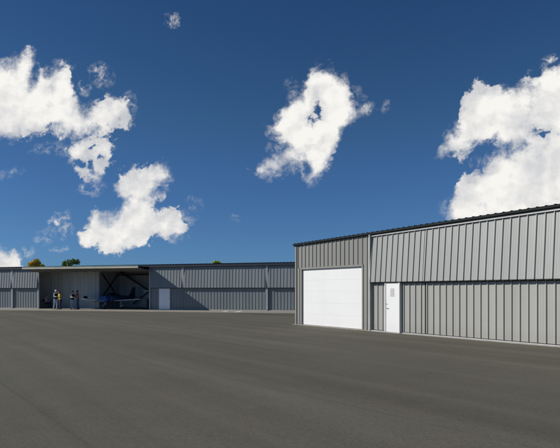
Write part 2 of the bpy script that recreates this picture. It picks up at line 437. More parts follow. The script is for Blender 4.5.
# relief: lit from the upper left
f1 = wnoise(P1, 3.4, 5, .5, (2,2,2)); f2 = wnoise(P1, 3.4, 5, .5, (2+.05,2-.07,2))
rel = M1('SUBTRACT', f1, f2)
shade = RNG(rel, -.12, .10, 0, 1)
body = RNG(wnoise(P1, 1.7, 3, .45, (5,5,1)), .34, .62, 0, 1, True)
rim = RNG(edge, -.02, .16, 0, 1, True)
ccol = N.new('ShaderNodeMix'); ccol.data_type = 'RGBA'
ccol.inputs[6].default_value = (.47,.495,.55,1); ccol.inputs[7].default_value = (.94,.92,.88,1)
bright = M1('MULTIPLY_ADD', shade, .45, M1('MULTIPLY_ADD', body, .35, M1('MULTIPLY', rim, .42)), True)
L.new(bright, ccol.inputs[0])
csc = N.new('ShaderNodeVectorMath'); csc.operation = 'SCALE'; L.new(ccol.outputs[2], csc.inputs[0]); csc.inputs['Scale'].default_value = 1/SKY_STRENGTH
fin = N.new('ShaderNodeMix'); fin.data_type = 'RGBA'
L.new(alpha, fin.inputs[0]); L.new(mulc.outputs[2], fin.inputs[6]); L.new(csc.outputs[0], fin.inputs[7])
L.new(fin.outputs[2], bg.inputs['Color']); bg.inputs['Strength'].default_value = SKY_STRENGTH
w.cycles.sampling_method = 'MANUAL'; w.cycles.sample_map_resolution = 256

# ------------------------------------------------------------------ ground
def quad(bm, pts):
    bm.faces.new([bm.verts.new(p) for p in pts])
bm = bmesh.new(); quad(bm, [(-4000,-4000,-.004),(4000,-4000,-.004),(4000,4000,-.004),(-4000,4000,-.004)])
obj('field', bm, M['grass'], kind='structure')
bm = bmesh.new(); quad(bm, [(-140,-60,0),(120,-60,0),(120,100,0),(-140,100,0)])
obj('asphalt_apron', bm, M['asphalt'], kind='structure')

def conc_mat():
    m = mat('weathered concrete apron', (.27,.245,.20), .9, 0, .14, 1.2, .3, 40)
    return m
bm = bmesh.new()
us = [FAR.u(-140)+ .8*i for i in range(90)]
inn = [bm.verts.new(FAR.p(u, -.1, .004)) for u in us]
rr = random.Random(3)
out = [bm.verts.new(FAR.p(u, 4.2+rr.uniform(-.2,.2), .004)) for u in us]
for i in range(len(us)-1): bm.faces.new((inn[i], out[i], out[i+1], inn[i+1]))
obj('concrete_strip', bm, conc_mat(), kind='structure')

# ------------------------------------------------------------------ near hangar
PITCH = .288
nu = NEAR.u
uL = 0.0; uR = nu(560)+7.0
zroof = lambda u: 4.07 + u*(4.33-4.07)/nu(560)
base = NEAR.p(0,0,0)
nh = empty('near_hangar', base, 'warm grey metal hangar on the right with white overhead door and white side door', 'hangar')
zr = lambda d: (lambda u: zroof(u)-d)
c0 = lambda z: (lambda u: z)
ud0, ud1 = nu(302), nu(362.3); dH = 2.76
uP = nu(371.8)
# body walls
bm = bmesh.new()
sheet(bm, NEAR, .09, ud0-.075, c0(.02), c0(dH+.09), 0, 0, PITCH, .03, phase=ud0-.2)
sheet(bm, NEAR, .09, uP-.01, c0(dH+.09), zr(.1), 0, 0, PITCH, .035, phase=.19)
sheet(bm, NEAR, ud1+.075, uP-.01, c0(.02), c0(dH+.09), 0, 0, PITCH, .035, phase=.19)
obj('front_wall', bm, M['near_wall'], nh)
bm = bmesh.new()
DEP = 13.
for (ua, ub) in ((0,0.06),(uR-.06,uR)):
    b2 = bmesh.new(); wbox(b2, NEAR, ua, ub, -DEP, -.02, 0, zroof(ua)-.12)
    obj('side_wall', b2, M['near_wall'], nh)
wbox(bm, NEAR, .06, uR-.06, -DEP, -DEP+.06, 0, zroof(0)-.12, None, zroof(uR)-.12)
obj('rear_wall', bm, M['near_wall'], nh)
bm = bmesh.new()
wbox(bm, NEAR, -.02, .09, -.12, .05, 0, zroof(0)-.1)
obj('corner_trim', bm, M['near_wall'], nh)
# overhead door
bm = bmesh.new(); nsec = 5; hh = dH/nsec
for i in range(nsec):
    wbox(bm, NEAR, ud0, ud1, -.10, -.055, .03+i*(dH-.03)/nsec+.0012, .03+(i+1)*(dH-.03)/nsec-.0012)
wbox(bm, NEAR, ud0, ud1, -.13, -.0625, .03, dH)
od = obj('overhead_door', bm, M['white_door'], nh)
bm = bmesh.new()
wbox(bm, NEAR, ud0-.075, ud0, -.12, .03, 0, dH+.0)
wbox(bm, NEAR, ud1, ud1+.075, -.12, .03, 0, dH+.0)
wbox(bm, NEAR, ud0-.075, ud1+.075, -.12, .04, dH+.002, dH+.085)
obj('overhead_door_frame', bm, M['near_wall'], nh)
bm = bmesh.new(); wbox(bm, NEAR, ud0, ud1, -.115, -.045, .006, .03); obj('bottom_seal', bm, M['gasket'], od)
bm = bmesh.new(); wbox(bm, NEAR, -.06, uP-.1, -.2, .16, -.05, .018)
obj('threshold', bm, M['concrete'], nh)
# roof
bm = bmesh.new()
def roofprof(bm, W, u0, u1, w0, w1, zf, pitch, drop, rh=.02):
    prof = []; k = 0; u = u0
    prof.append((u0,0))
    while u+pitch < u1:
        c = u+pitch/2
        prof += [(c-.04,0),(c-.018,rh),(c+.018,rh),(c+.04,0)]; u += pitch
    prof.append((u1,0))
    A = [bm.verts.new(W.p(a, w0, zf(a)+h)) for a,h in prof]
    B = [bm.verts.new(W.p(a, w1, zf(a)+h+drop)) for a,h in prof]
    for i in range(len(prof)-1): bm.faces.new((A[i],A[i+1],B[i+1],B[i]))
roofprof(bm, NEAR, -.1, uR+.1, .14, -DEP-.1, lambda u: zroof(u)-.004, PITCH, .25)
obj('roof', bm, M['roof_sheet'], nh)
bm = bmesh.new()
wbox(bm, NEAR, -.1, uR+.1, .05, .135, zroof(0)-.085, zroof(0)-.012, zroof(uR)-.085, zroof(uR)-.012)
wbox(bm, NEAR, -.1, -.03, -DEP, .05, zroof(0)-.15, zroof(0)-.008)
obj('roof_fascia', bm, M['roof_dark'], nh)
# bifold door leaves
uS = nu(426)            # division between two door leaves
uT = uS + 11.2
ZS = 2.055
bm = bmesh.new()
wbox(bm, NEAR, uP+.015, uP+.07, -.05, .20, 0, zroof(uP)-.11)
obj('door_post', bm, M['trim_light'], nh)
bm = bmesh.new()
wbox(bm, NEAR, uP+.08, uR, .02, .12, zroof(uP)-.19, zroof(uP)-.15, zroof(uR)-.19, zroof(uR)-.15)
obj('header_track', bm, M['galv'], nh)
bm = bmesh.new()
wbox(bm, NEAR, uP+.08, uR, .0, .03, zroof(uP)-.149, zroof(uP)-.106, zroof(uR)-.149, zroof(uR)-.106)
obj('header_gap', bm, M['near_wall'], nh)
leaves = [(uP+.08, uS-.012, .20, .05), (uS+.012, uR, .21, .05)]
for i, (a, b_, wb, wt) in enumerate(leaves):
    bm = bmesh.new()
    sheet(bm, NEAR, a, b_, c0(ZS+.015), zr(.205), wb, wt, PITCH, .04, phase=uS+.09, rw=.032, top=.014)
    up = obj('upper_door_panel', bm, M['near_upper'], nh)
    bm = bmesh.new(); wbox(bm, NEAR, a, b_, wb-.045, wb+.012, ZS-.012, ZS+.014)
    obj('bottom_edge', bm, M['gasket'], up)
bm = bmesh.new(); wbox(bm, NEAR, uS-.01, uS+.01, .03, .06, ZS+.03, zroof(uS)-.2)
obj('seam_strip', bm, M['gasket'], nh)
uD0, uD1 = nu(388.4), nu(401.6)
pieces = [(uP+.08, uD0-.06), (uD1+.07, uS-.02), (uS+.02, uR)]
bm = bmesh.new()
for a, b_ in pieces:
    sheet(bm, NEAR, a, b_, c0(.07), c0(ZS-.01), .03, .03, PITCH, .04, phase=uS+.09, rw=.032, top=.014)
obj('lower_door_panel', bm, M['near_lower'], nh)
bm = bmesh.new(); wbox(bm, NEAR, uP+.08, uR, .02, .06, ZS-.045, ZS-.008); obj('hinge_rail', bm, M['gasket'], nh)
bm = bmesh.new(); wbox(bm, NEAR, uS-.018, uS+.018, 0, .05, .07, ZS-.05); obj('seam_post', bm, M['gasket'], nh)
bm = bmesh.new()
wbox(bm, NEAR, uP+.0, uD0-.05, .0, .15, .012, .05)
wbox(bm, NEAR, uD0-.05, uD1+.06, .0, .15, .012, .03)
wbox(bm, NEAR, uD1+.06, uR, .0, .10, .012, .05)
obj('bottom_rail', bm, M['galv'], nh)
bm = bmesh.new(); wbox(bm, NEAR, uP-.1, uR, -.2, .22, -.05, .01); obj('door_sill', bm, M['concrete'], nh)
# personnel door
bm = bmesh.new()
wbox(bm, NEAR, uD0, uD1, .10, .145, .035, ZS-.05)
for (a, b2, z0, z1) in ((.12,.88,.16,.92),(.12,.88,1.06,1.86)):
    pass
pd = obj('personnel_door', bm, M['white_door'], nh, label='white personnel door with small pale sign at head height')
bm = bmesh.new()
wbox(bm, NEAR, uD0-.05, uD0-.003, 0, .17, .03, ZS-.03)
wbox(bm, NEAR, uD1+.003, uD1+.06, 0, .19, .03, ZS-.03)
wbox(bm, NEAR, uD0-.003, uD1+.003, 0, .17, ZS-.045, ZS-.03)
obj('door_frame', bm, M['white_frame'], nh)
su0, su1 = nu(392.8), nu(396.7)
bm = bmesh.new(); wbox(bm, NEAR, su0, su1, .146, .152, 1.47, 1.80)
sg = obj('door_sign', bm, M['sign'], pd)
bm = bmesh.new()
for i in range(5):
    z = 1.73-.055*i
    wbox(bm, NEAR, su0+.02, su1-.02-(.03 if i in (2,4) else 0), .1525, .154, z-.012, z)
obj('sign_lines', bm, M['sign_ink'], sg)
bm = bmesh.new()
hu = uD0+.055
tube(bm, [NEAR.p(hu,.145,1.0), NEAR.p(hu,.19,1.0)], .014)
tube(bm, [NEAR.p(hu-.005,.19,1.0), NEAR.p(hu+.10,.19,1.0)], .011)
tube(bm, [NEAR.p(hu,.145,1.0), NEAR.p(hu,.152,1.0)], .035)
obj('handle', bm, M['steel'], pd); bm = bmesh.new()
tube(bm, [NEAR.p(hu,.145,1.16), NEAR.p(hu,.16,1.16)], .024)
obj('lock', bm, M['steel'], pd)
bm = bmesh.new()
for z in (.25,1.0,1.8):
    bm = bmesh.new(); tube(bm, [NEAR.p(uD1-.003,.15,z-.05), NEAR.p(uD1-.003,.15,z+.05)], .009, 8)
    obj('hinge', bm, M['steel'], pd)

# ------------------------------------------------------------------ far hangar
fu = FAR.u
fL = fu(-110); fR = fu(290)+16
zf = lambda u: 3.98 + (u-fu(10))*(4.09-3.98)/(fu(290)-fu(10))
fo = FAR.p(fu(38.5), 0, 0)
fh = empty('far_hangar', fo, 'long slate blue metal hangar row across the apron with one bay open', 'hangar')
o0, o1 = fu(38.5), fu(150)
ZF = 1.95
def zfd(d): return lambda u: zf(u)-d
segs = []      # closed bays: (start, end)
segs = [(fL, fu(12.5)), (fu(12.5), o0), (o1, fu(183)), (fu(183), fu(267)), (fu(267), fR)]
door0, door1 = fu(159.2), fu(170.0)
bmU = bmesh.new()
for i, (a, b_) in enumerate(segs):
    bm = bmesh.new()
    sheet(bm, FAR, a+.10, b_-.10, c0(ZF+.02), zfd(.27), .16, .03, PITCH, .022, phase=a, minor=False)
    obj('upper_door_panel', bm, M['far_upper'], fh)
    bm = bmesh.new()
    if a == o1:
        sheet(bm, FAR, a+.10, door0-.05, c0(.06), c0(ZF-.03), -.03, -.03, PITCH, .022, phase=a, minor=False)
        obj('lower_door_panel', bm, M['far_wall'], fh); bm = bmesh.new()
        sheet(bm, FAR, door1+.05, b_+.06, c0(.06), c0(ZF-.03), -.03, -.03, PITCH, .022, phase=a, minor=False)
    else:
        sheet(bm, FAR, a+(.07 if i==3 else .10), b_-.10, c0(.06), c0(ZF-.03), -.03, -.03, PITCH, .022, phase=a, minor=False)
    obj('lower_door_panel', bm, M['far_wall'], fh)
bmU.free()
for a, b_ in segs:
    bm = bmesh.new(); wbox(bm, FAR, a+.1, b_-.1, .0, .10, ZF-.03, ZF+.018)
    obj('hinge_rail', bm, M['far_dark'], fh)
bm = bmesh.new()
for a, b_ in ((fL, o0-.08), (o1+.08, fR)):
    wbox(bm, FAR, a, b_, -.02, .05, .008, .06)
obj('bottom_rail', bm, M['trim_light'], fh)
for px, z0 in ((12.5,0),(267,0),(183,ZF+.02)):
    u = fu(px); bm = bmesh.new()
    wbox(bm, FAR, u-.095, u+.095, -.03, .09, z0, zf(u)-.245)
    obj('post', bm, M['far_post'], fh)
for u in (o0, o1):
    bm = bmesh.new()
    wbox(bm, FAR, u-.07, u+.07, -.10, .06, 0, zf(u)-.245)
    obj('opening_post', bm, M['far_post'], fh)
bm = bmesh.new()
wbox(bm, FAR, fL, fR, .02, .19, zf(fL)-.24, zf(fL)-.004, zf(fR)-.24, zf(fR)-.004)  # real trim made taller, its dark colour also standing for the eave shadow
obj('eave_trim_shade', bm, M['far_dark'], fh)
bm = bmesh.new()
FD = 14.
roofprof(bm, FAR, fL-.1, fR+.1, .23, -FD-.1, lambda u: zf(u)+.002, PITCH, .0)
obj('roof', bm, M['roof_sheet'], fh)
bm = bmesh.new()
wbox(bm, FAR, fL, fR, -FD, -FD+.05, 0, zf(fL)-.1, None, zf(fR)-.1)
obj('rear_wall', bm, M['far_wall'], fh)
for ua in (fL, fR-.05):
    bm = bmesh.new(); wbox(bm, FAR, ua, ua+.05, -FD+.05, -.03, 0, zf(ua)-.1)
    obj('side_wall', bm, M['far_wall'], fh)
# personnel door
bm = bmesh.new(); wbox(bm, FAR, door0, door1, -.03, .03, .06, ZF-.05)
fd = obj('personnel_door', bm, M['far_white'], fh)
bm = bmesh.new()
wbox(bm, FAR, door0-.05, door0-.003, -.03, .045, .06, ZF-.03)
obj('door_frame', bm, M['far_post'], fh); bm = bmesh.new()
wbox(bm, FAR, door1+.003, door1+.05, -.03, .045, .06, ZF-.03)
obj('door_frame', bm, M['far_post'], fh)
bm = bmesh.new(); tube(bm, [FAR.p(door1-.1,.03,1.0), FAR.p(door1-.1,.08,1.0)], .03)
obj('handle', bm, M['steel'], fd)
# raised bifold door
def slab(bm, W, u0, u1, a, b_, th):
    """slab between (w,z) points a and b_"""
    d = Vector((b_[0]-a[0], b_[1]-a[1])).normalized(); n = Vector((-d.y, d.x))*th
    q = [(a[0],a[1]),(b_[0],b_[1]),(b_[0]+n.x,b_[1]+n.y),(a[0]+n.x,a[1]+n.y)]
    hexa(bm, [W.p(u0,*q[0]),W.p(u0,*q[1]),W.p(u0,*q[2]),W.p(u0,*q[3]),
              W.p(u1,*q[0]),W.p(u1,*q[1]),W.p(u1,*q[2]),W.p(u1,*q[3])])
rd = empty('raised_door', (0,0,0)); rd.parent = fh
oc0, oc1 = o0+.0, o1-.02
WO = 2.15
bm = bmesh.new(); slab(bm, FAR, oc0, oc1, (.20,3.84), (WO-.06,3.82), .04)
obj('upper_panel', bm, M['green_trim'], rd)
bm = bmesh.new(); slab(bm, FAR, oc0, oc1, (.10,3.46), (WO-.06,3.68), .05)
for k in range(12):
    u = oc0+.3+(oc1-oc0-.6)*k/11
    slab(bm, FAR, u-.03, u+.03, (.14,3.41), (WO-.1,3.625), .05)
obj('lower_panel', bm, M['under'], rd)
bm = bmesh.new(); wbox(bm, FAR, oc0-.03, oc1+.03, WO-.06, WO, 3.80, 3.89); obj('top_edge_trim', bm, M['green_trim'], rd)
bm = bmesh.new(); wbox(bm, FAR, oc0-.03, oc1+.03, WO-.06, WO+.02, 3.67, 3.797); obj('front_edge_trim', bm, M['cream'], rd)
for k in range(3):
    pass
# interior
uM = fu(99); 
bm = bmesh.new(); wbox(bm, FAR, o0-.05, o1+.05, -FD+.1, .4, .0, .012); obj('hangar_floor', bm, M['concrete'], fh)
# partition behind the left half, 4 m in, then the deeper tail bay
class Sub:
    pass
wIn = -2.6
uMi = fu(99); q = FAR
# pixel 99 at that depth
def u_at(px, wv):
    k = (px-CX)/F; ox = FAR.o + FAR.n*wv
    return (k*ox.y - ox.x)/(FAR.d.x - k*FAR.d.y)
uMi = u_at(99, wIn)
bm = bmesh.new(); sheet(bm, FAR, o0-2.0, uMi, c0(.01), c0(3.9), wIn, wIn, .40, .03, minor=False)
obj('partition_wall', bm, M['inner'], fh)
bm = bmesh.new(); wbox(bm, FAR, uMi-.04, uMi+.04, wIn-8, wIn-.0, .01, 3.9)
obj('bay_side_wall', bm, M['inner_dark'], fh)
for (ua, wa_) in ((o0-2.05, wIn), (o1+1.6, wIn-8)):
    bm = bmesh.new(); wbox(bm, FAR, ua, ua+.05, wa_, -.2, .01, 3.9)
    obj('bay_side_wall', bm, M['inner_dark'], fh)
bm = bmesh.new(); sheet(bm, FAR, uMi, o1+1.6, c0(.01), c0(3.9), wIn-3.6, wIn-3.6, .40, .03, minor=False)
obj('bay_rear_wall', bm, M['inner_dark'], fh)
bm = bmesh.new()
wb_ = wIn-3.2
def ip(px, y, wv):
    u = u_at(px, wv); P = FAR.p(u, wv, 0); return FAR.p(u, wv, EYE+(HY-y)*P.y/F)
bar(bm, ip(120,271.5,wb_), ip(149.5,291,wb_+.5), .16)
bar(bm, ip(149.5,291,wb_+.5), ip(133,304,wb_), .10)
bar(bm, FAR.p(uMi+.09,wIn-.3,1.0), FAR.p(uMi+.09,wIn-3.3,3.4), .09)
bar(bm, FAR.p(uMi+.13,wIn-.3,3.4), FAR.p(uMi+.13,wIn-3.3,1.0), .09)
bar(bm, ip(99.5,275.5,wb_), ip(150,274.5,wb_), .12)
obj('roof_bracing', bm, M['beam'], fh)
bm = bmesh.new(); bar(bm, ip(143.5,291.2,-1.2), ip(149.5,290.6,-1.2), .07); obj('door_winch_bar', bm, M['galv'], fh)
bm = bmesh.new(); hexa(bm, [ip(138,306.5,wb_+.3), ip(152,306.5,wb_+.3), ip(152,306.5,wb_+.1), ip(138,306.5,wb_+.1),
                            ip(144,292,wb_+.3), ip(152,291,wb_+.3), ip(152,291,wb_+.1), ip(144,292,wb_+.1)])
obj('pale_bay_slab', bm, M['inner'], fh)  # paler wedge-shaped slab just in front of the bay rear wall

# ------------------------------------------------------------------ markings
def ground_pt(px, py):
    s = (py-HY)/EYE; return Vector(((px-CX)/s, F/s, 0))
def mark(pts):
    bm = bmesh.new(); quad(bm, [(ground_pt(*p).x, ground_pt(*p).y, .008) for p in pts])
    return obj('painted_marking', bm, M['paint_white'], kind='structure')
mark([(221.5,311.9),(225,311.9),(229.5,310.75),(226.5,310.75)])
mark([(233,312.2),(237.5,312.2),(243.5,311.0),(239.5,311.0)])
# ------------------------------------------------------------------ people
M['skin'] = mat('skin', (.42,.25,.17), .6, 0, .06, 20)
M['dark_hair'] = mat('dark brown hair', (.03,.02,.015), .7, 0, .2, 60)
M['white_cap'] = mat('white cotton cap', (.75,.75,.72), .8, 0, .05, 20)
M['black_cloth'] = mat('black fleece', (.015,.015,.017), .9, 0, .2, 30)
M['yellow_cloth'] = mat('mustard jacket', (.62,.50,.04), .85, 0, .2, 12)
M['navy_cloth'] = mat('navy trousers', (.015,.02,.05), .85, 0, .2, 20)
M['pale_jeans'] = mat('faded jeans', (.30,.40,.50), .85, 0, .2, 14)
M['blue_jeans'] = mat('blue jeans', (.05,.11,.21), .85, 0, .25, 14)
M['white_shirt'] = mat('off white shirt', (.62,.64,.62), .85, 0, .08, 14)
M['brown_shirt'] = mat('plum brown shirt', (.20,.12,.13), .85, 0, .15, 14)
M['lavender'] = mat('lavender shirt', (.38,.36,.48), .85, 0, .12, 14)
M['shoe'] = mat('dark leather shoe', (.03,.025,.02), .6, 0, .2, 30)
M['eye'] = mat('eye', (.02,.02,.02), .2)

def finish(o, vox, smooth=True):
    md = o.modifiers.new('remesh', 'REMESH'); md.mode = 'VOXEL'; md.voxel_size = vox; md.use_smooth_shade = True
    sm = o.modifiers.new('smooth', 'SMOOTH'); sm.iterations = 3; sm.factor = .5

def V(*a): return Vector(a)
def person(loc, heading, label, top, pants, hair, scale=1., lean=0., arms=None, legs=None, seated=False,
           vest=None, cap=False, look=0.):
    """faces +X before the heading turn; arms: two (elbow, wrist) offsets from the shoulder; legs: (knee, ankle) offsets from hip"""
    root = empty('person', (0,0,0), label, 'person')
    hz = .54 if seated else .93
    hip = V(0,0,hz)
    if legs is None: legs = [(V(.04,.02,-.43), V(-.02,.05,-.84)), (V(.02,-.02,-.43), V(-.03,-.05,-.84))]
    ln = lean
    def up(d): return hip + V(math.sin(ln)*d, 0, math.cos(ln)*d)
    chest, shl, neck = up(.30), up(.50), up(.57)
    head = neck + V(math.sin(ln*.5)*.14+.015, 0, .135)
    body = bmesh.new()
    tt = [up(-.06), up(.05), up(.18), up(.32), up(.44), up(.52)]
    tr = [.15,.165,.15,.175,.185,.11]
    tube(body, tt, tr, 18, squash=(V(1,0,0), .66))
    tube(body, [up(.48), neck, head-V(0.01,0,.06)], [.07,.058,.056], 12)
    ball(body, head, (.095,.077,.118), 18)
    ball(body, head+V(.03,0,-.055), (.062,.055,.062), 12)
    nose = [head+V(.085,0,.015), head+V(.108,0,-.022)]
    tube(body, nose, [.010,.017], 8)
    for sy in (1,-1): ball(body, head+V(-.005,.078*sy,-.005), (.02,.012,.03), 8)
    tube(body, [head+V(.083,-.022,-.06), head+V(.088,0,-.058), head+V(.083,.022,-.06)], [.008,.010,.008], 6)
    shirt = bmesh.new(); trou = bmesh.new()
    tube(shirt, [up(-.03), up(.08), up(.2), up(.33), up(.45), up(.53)], [.163,.160,.152,.175,.185,.11], 18, squash=(V(1,0,0), .69))
    ball(trou, up(-.03), (.135,.178,.14), 16)
    for i, sy in enumerate((1,-1)):
        h = hip + V(0,.092*sy,-.03); k = h + legs[i][0]; a = h + legs[i][1] + V(0,0,.05)
        tube(body, [h, h.lerp(k,.5), k, k.lerp(a,.35), a], [.09,.075,.055,.055,.038], 12)
        tube(trou, [h, h.lerp(k,.5), k, k.lerp(a,.4), a+V(0,0,-.0)], [.100,.086,.066,.064,.055], 14)
        f = a + V(0,0,-.05)
        ft = V(1,.15*sy,0).normalized()
        tube(body, [f-ft*.04+V(0,0,.02), f+ft*.07, f+ft*.15-V(0,0,.012)], [.036,.034,.024], 10)
        shoe = bmesh.new(); tube(shoe, [f-ft*.06+V(0,0,-.01), f+ft*.05+V(0,0,-.008), f+ft*.14-V(0,0,.022), f+ft*.19-V(0,0,.028)], [.046,.05,.043,.03], 12)
        so_ = obj('shoe', shoe, M['shoe'], None, True); so_.parent = root; finish(so_, .012)
        s = up(.475) + V(0,.175*sy,0)
        el = s + arms[i][0]; wr = s + arms[i][1]
        tube(body, [up(.47)+V(0,.1*sy,0), s, s.lerp(el,.4), el, el.lerp(wr,.3), wr], [.06,.062,.047,.038,.038,.026], 12)
        tube(shirt, [up(.48)+V(0,.1*sy,0), s, s.lerp(el,.45), el, wr.lerp(el,.15)], [.085,.078,.063,.055,.043], 12)
        # hand: palm, four curled fingers and a thumb
        d = (wr-el).normalized(); side = d.cross(V(0,0,1)) if abs(d.z) < .8 else V(1,0,0)
        side = side.normalized(); nrm = d.cross(side).normalized()*sy
        pc = wr + d*.05
        tube(body, [wr, wr+d*.03, wr+d*.085], [.027,.038,.036], 10, squash=(nrm, .45))
        for j, lnf in enumerate((.062,.074,.068,.052)):
            b0 = wr + d*.082 + side*(.028-.0185*j)
            b1 = b0 + d*lnf*.5 + nrm*.006; b2 = b1 + d*lnf*.32 + nrm*.022; b3 = b2 + d*lnf*.12 + nrm*.022
            tube(body, [b0-d*.02, b0, b1, b2, b3], [.010,.0098,.009,.0085,.007], 8)
        t0 = wr + d*.03 + side*.03
        tube(body, [t0-side*.01, t0+side*.022+d*.02+nrm*.008, t0+side*.034+d*.05+nrm*.018], [.013,.0115,.009], 8)
    for o_, nm, mt, vx in ((body,'body','skin',.009),):
        b = obj('body', o_, M['skin'], None, True); b.parent = root; finish(b, .009)
    for bm_, nm, mt, vx in ((shirt,'shirt',top,.014),(trou,'trousers',pants,.014)):
        b = obj(nm, bm_, mt, None, True); b.parent = root; finish(b, vx)
    if vest:
        vb = bmesh.new()
        tube(vb, [up(-.02), up(.08), up(.2), up(.33), up(.45), up(.52)], [.176,.174,.166,.189,.198,.115], 18, squash=(V(1,0,0), .72))
        b = obj('vest', vb, vest, None, True); b.parent = root; finish(b, .014)
    hb = bmesh.new()
    if cap:
        vs = ball(hb, head+V(-.004,0,.035), (.108,.092,.092), 18)
        tube(hb, [head+V(.07,0,.06), head+V(.15,0,.048)], [.07,.05], 14, squash=(V(0,0,1), .12))
        b = obj('cap', hb, hair, None, True)
    else:
        ball(hb, head+V(-.02,0,.03), (.10,.088,.105), 18)
        ball(hb, head+V(-.045,0,-.02), (.07,.075,.09), 12)
        b = obj('hair', hb, hair, None, True)
    b.parent = root; finish(b, .010)
    for sy in (1,-1):
        eb = bmesh.new(); ball(eb, head+V(.083,.032*sy,.005), .011, 8)
        e = obj('eye', eb, M['eye'], None, True); e.parent = root
    root.location = loc; root.rotation_euler = (0,0,heading); root.scale = (scale,)*3
    return root
AD = (V(.02,.05,-.29), V(.10,.04,-.53))      # hanging arm
AD2 = (V(.02,-.05,-.29), V(.10,-.04,-.53))
FW = (V(.06,.05,-.27), V(.30,-.02,-.27))     # forearm forward
FW2 = (V(.06,-.05,-.27), V(.30,.02,-.27))
UP = (V(.14,.03,-.24), V(.34,-.04,-.08))
gp = ground_pt
person(gp(55.6,309.4), R(-25), 'standing person in white cap, black vest and faded jeans', M['white_shirt'], M['pale_jeans'], M['white_cap'], 1.02,
       0.03, [AD, FW2], [(V(.05,.03,-.43), V(.0,.06,-.86)), (V(.0,-.03,-.43), V(-.06,-.07,-.86))], vest=M['black_cloth'], cap=True)
person(gp(60.4,309.2), R(215), 'person in mustard yellow jacket and navy trousers facing the white cap', M['yellow_cloth'], M['navy_cloth'], M['dark_hair'], .95,
       0.16, [FW, AD2], [(V(.06,.03,-.43), V(-.02,.07,-.85)), (V(.02,-.03,-.43), V(-.04,-.07,-.86))])
person(gp(72.2,309.3), R(-35), 'person in off white sleeves, black vest and faded jeans leaning forward', M['white_shirt'], M['pale_jeans'], M['dark_hair'], .98,
       0.20, [(V(-.03,.08,-.28), V(.05,.06,-.52)), FW2], [(V(.03,.03,-.43), V(-.05,.07,-.85)), (V(.08,-.03,-.42), V(.10,-.06,-.85))], vest=M['black_cloth'])
person(gp(77.9,309.2), R(190), 'person in plum brown shirt and blue jeans nearest the wing tip', M['brown_shirt'], M['blue_jeans'], M['dark_hair'], 1.0,
       0.08, [UP, FW2], [(V(.05,.03,-.43), V(.0,.07,-.86)), (V(.0,-.04,-.43), V(-.06,-.08,-.86))])
def hang_pt(px, wv):
    return FAR.p(u_at(px, wv), wv, .012)
wa = math.atan2(FAR.d.y, FAR.d.x)
sp_ = hang_pt(46.2, -1.0)
person(sp_, wa, 'seated person in lavender shirt at the dark table', M['lavender'], M['navy_cloth'], M['dark_hair'], .97,
       0.10, [(V(.08,.05,-.27), V(.32,.0,-.26)), (V(.08,-.05,-.27), V(.32,.02,-.25))],
       [(V(.42,.05,.0), V(.44,.06,-.45)), (V(.42,-.05,.0), V(.40,-.08,-.45))], seated=True)

# folding chair, table, bag, cabinet
class Loc:
    def __init__(s, o, ang): s.o = Vector(o); s.c = math.cos(ang); s.s = math.sin(ang)
    def p(s, x, y, z): return Vector((s.o.x+x*s.c-y*s.s, s.o.y+x*s.s+y*s.c, s.o.z+z))
def lbox(bm, Lc, x0,x1,y0,y1,z0,z1):
    hexa(bm, [Lc.p(x0,y0,z0),Lc.p(x1,y0,z0),Lc.p(x1,y1,z0),Lc.p(x0,y1,z0),Lc.p(x0,y0,z1),Lc.p(x1,y0,z1),Lc.p(x1,y1,z1),Lc.p(x0,y1,z1)])
M['chair_metal'] = mat('dark grey chair metal', (.06,.065,.07), .4, .6, .1, 10)
M['table_green'] = mat('dark green table top', (.02,.05,.045), .6, 0, .15, 6)
M['cabinet'] = mat('dark blue cabinet', (.015,.03,.06), .45, .1, .15, 4)
Lc = Loc(sp_, wa)
ch = empty('folding_chair', sp_, 'dark metal folding chair under the seated person', 'chair')
bm = bmesh.new(); lbox(bm, Lc, -.20,.22,-.21,.21,.40,.43); obj('seat', bm, M['chair_metal'], ch)
bm = bmesh.new(); lbox(bm, Lc, -.265,-.245,-.21,.21,.62,.82); obj('backrest', bm, M['chair_metal'], ch)
for sy in (-.22,.22):
    bm = bmesh.new(); tube(bm, [Lc.p(.22,sy,0), Lc.p(-.02,sy,.42), Lc.p(-.255,sy,.84)], .012, 8); obj('leg', bm, M['chair_metal'], ch)
    bm = bmesh.new(); tube(bm, [Lc.p(-.26,sy*.94,0), Lc.p(.14,sy*.94,.41)], .012, 8); obj('leg', bm, M['chair_metal'], ch)
Lt = Loc(hang_pt(51.4,-1.2), wa)
tb = empty('work_table', Lt.o, 'low dark work table between the seated person and the white cap', 'table')
bm = bmesh.new(); lbox(bm, Lt, -.33,.45,-.3,.3,.74,.78); obj('tabletop', bm, M['table_green'], tb)
for x in (-.29,.41):
    for y in (-.26,.26):
        bm = bmesh.new(); bar(bm, Lt.p(x,y,0), Lt.p(x,y,.74), .035); obj('leg', bm, M['chair_metal'], tb)
Lk = Loc(hang_pt(145.3,-1.2), wa)
kb = empty('tool_cabinet', Lk.o, 'dark blue tool cabinet on castors inside the right end of the open bay', 'cabinet')
bm = bmesh.new(); lbox(bm, Lk, -.36,.36,-.22,.22,.12,.92); obj('cabinet_body', bm, M['cabinet'], kb)
for i in range(4):
    bm = bmesh.new(); lbox(bm, Lk, -.33,.33,-.235,-.222,.15+.19*i,.32+.19*i); dr = obj('drawer', bm, M['cabinet'], kb)
    bm = bmesh.new(); lbox(bm, Lk, -.25,.25,-.255,-.236,.285+.19*i,.30+.19*i); obj('handle', bm, M['steel'], dr)
bm = bmesh.new(); lbox(bm, Lk, -.38,.38,-.24,.24,.92,.95); obj('cabinet_top', bm, M['gasket'], kb)
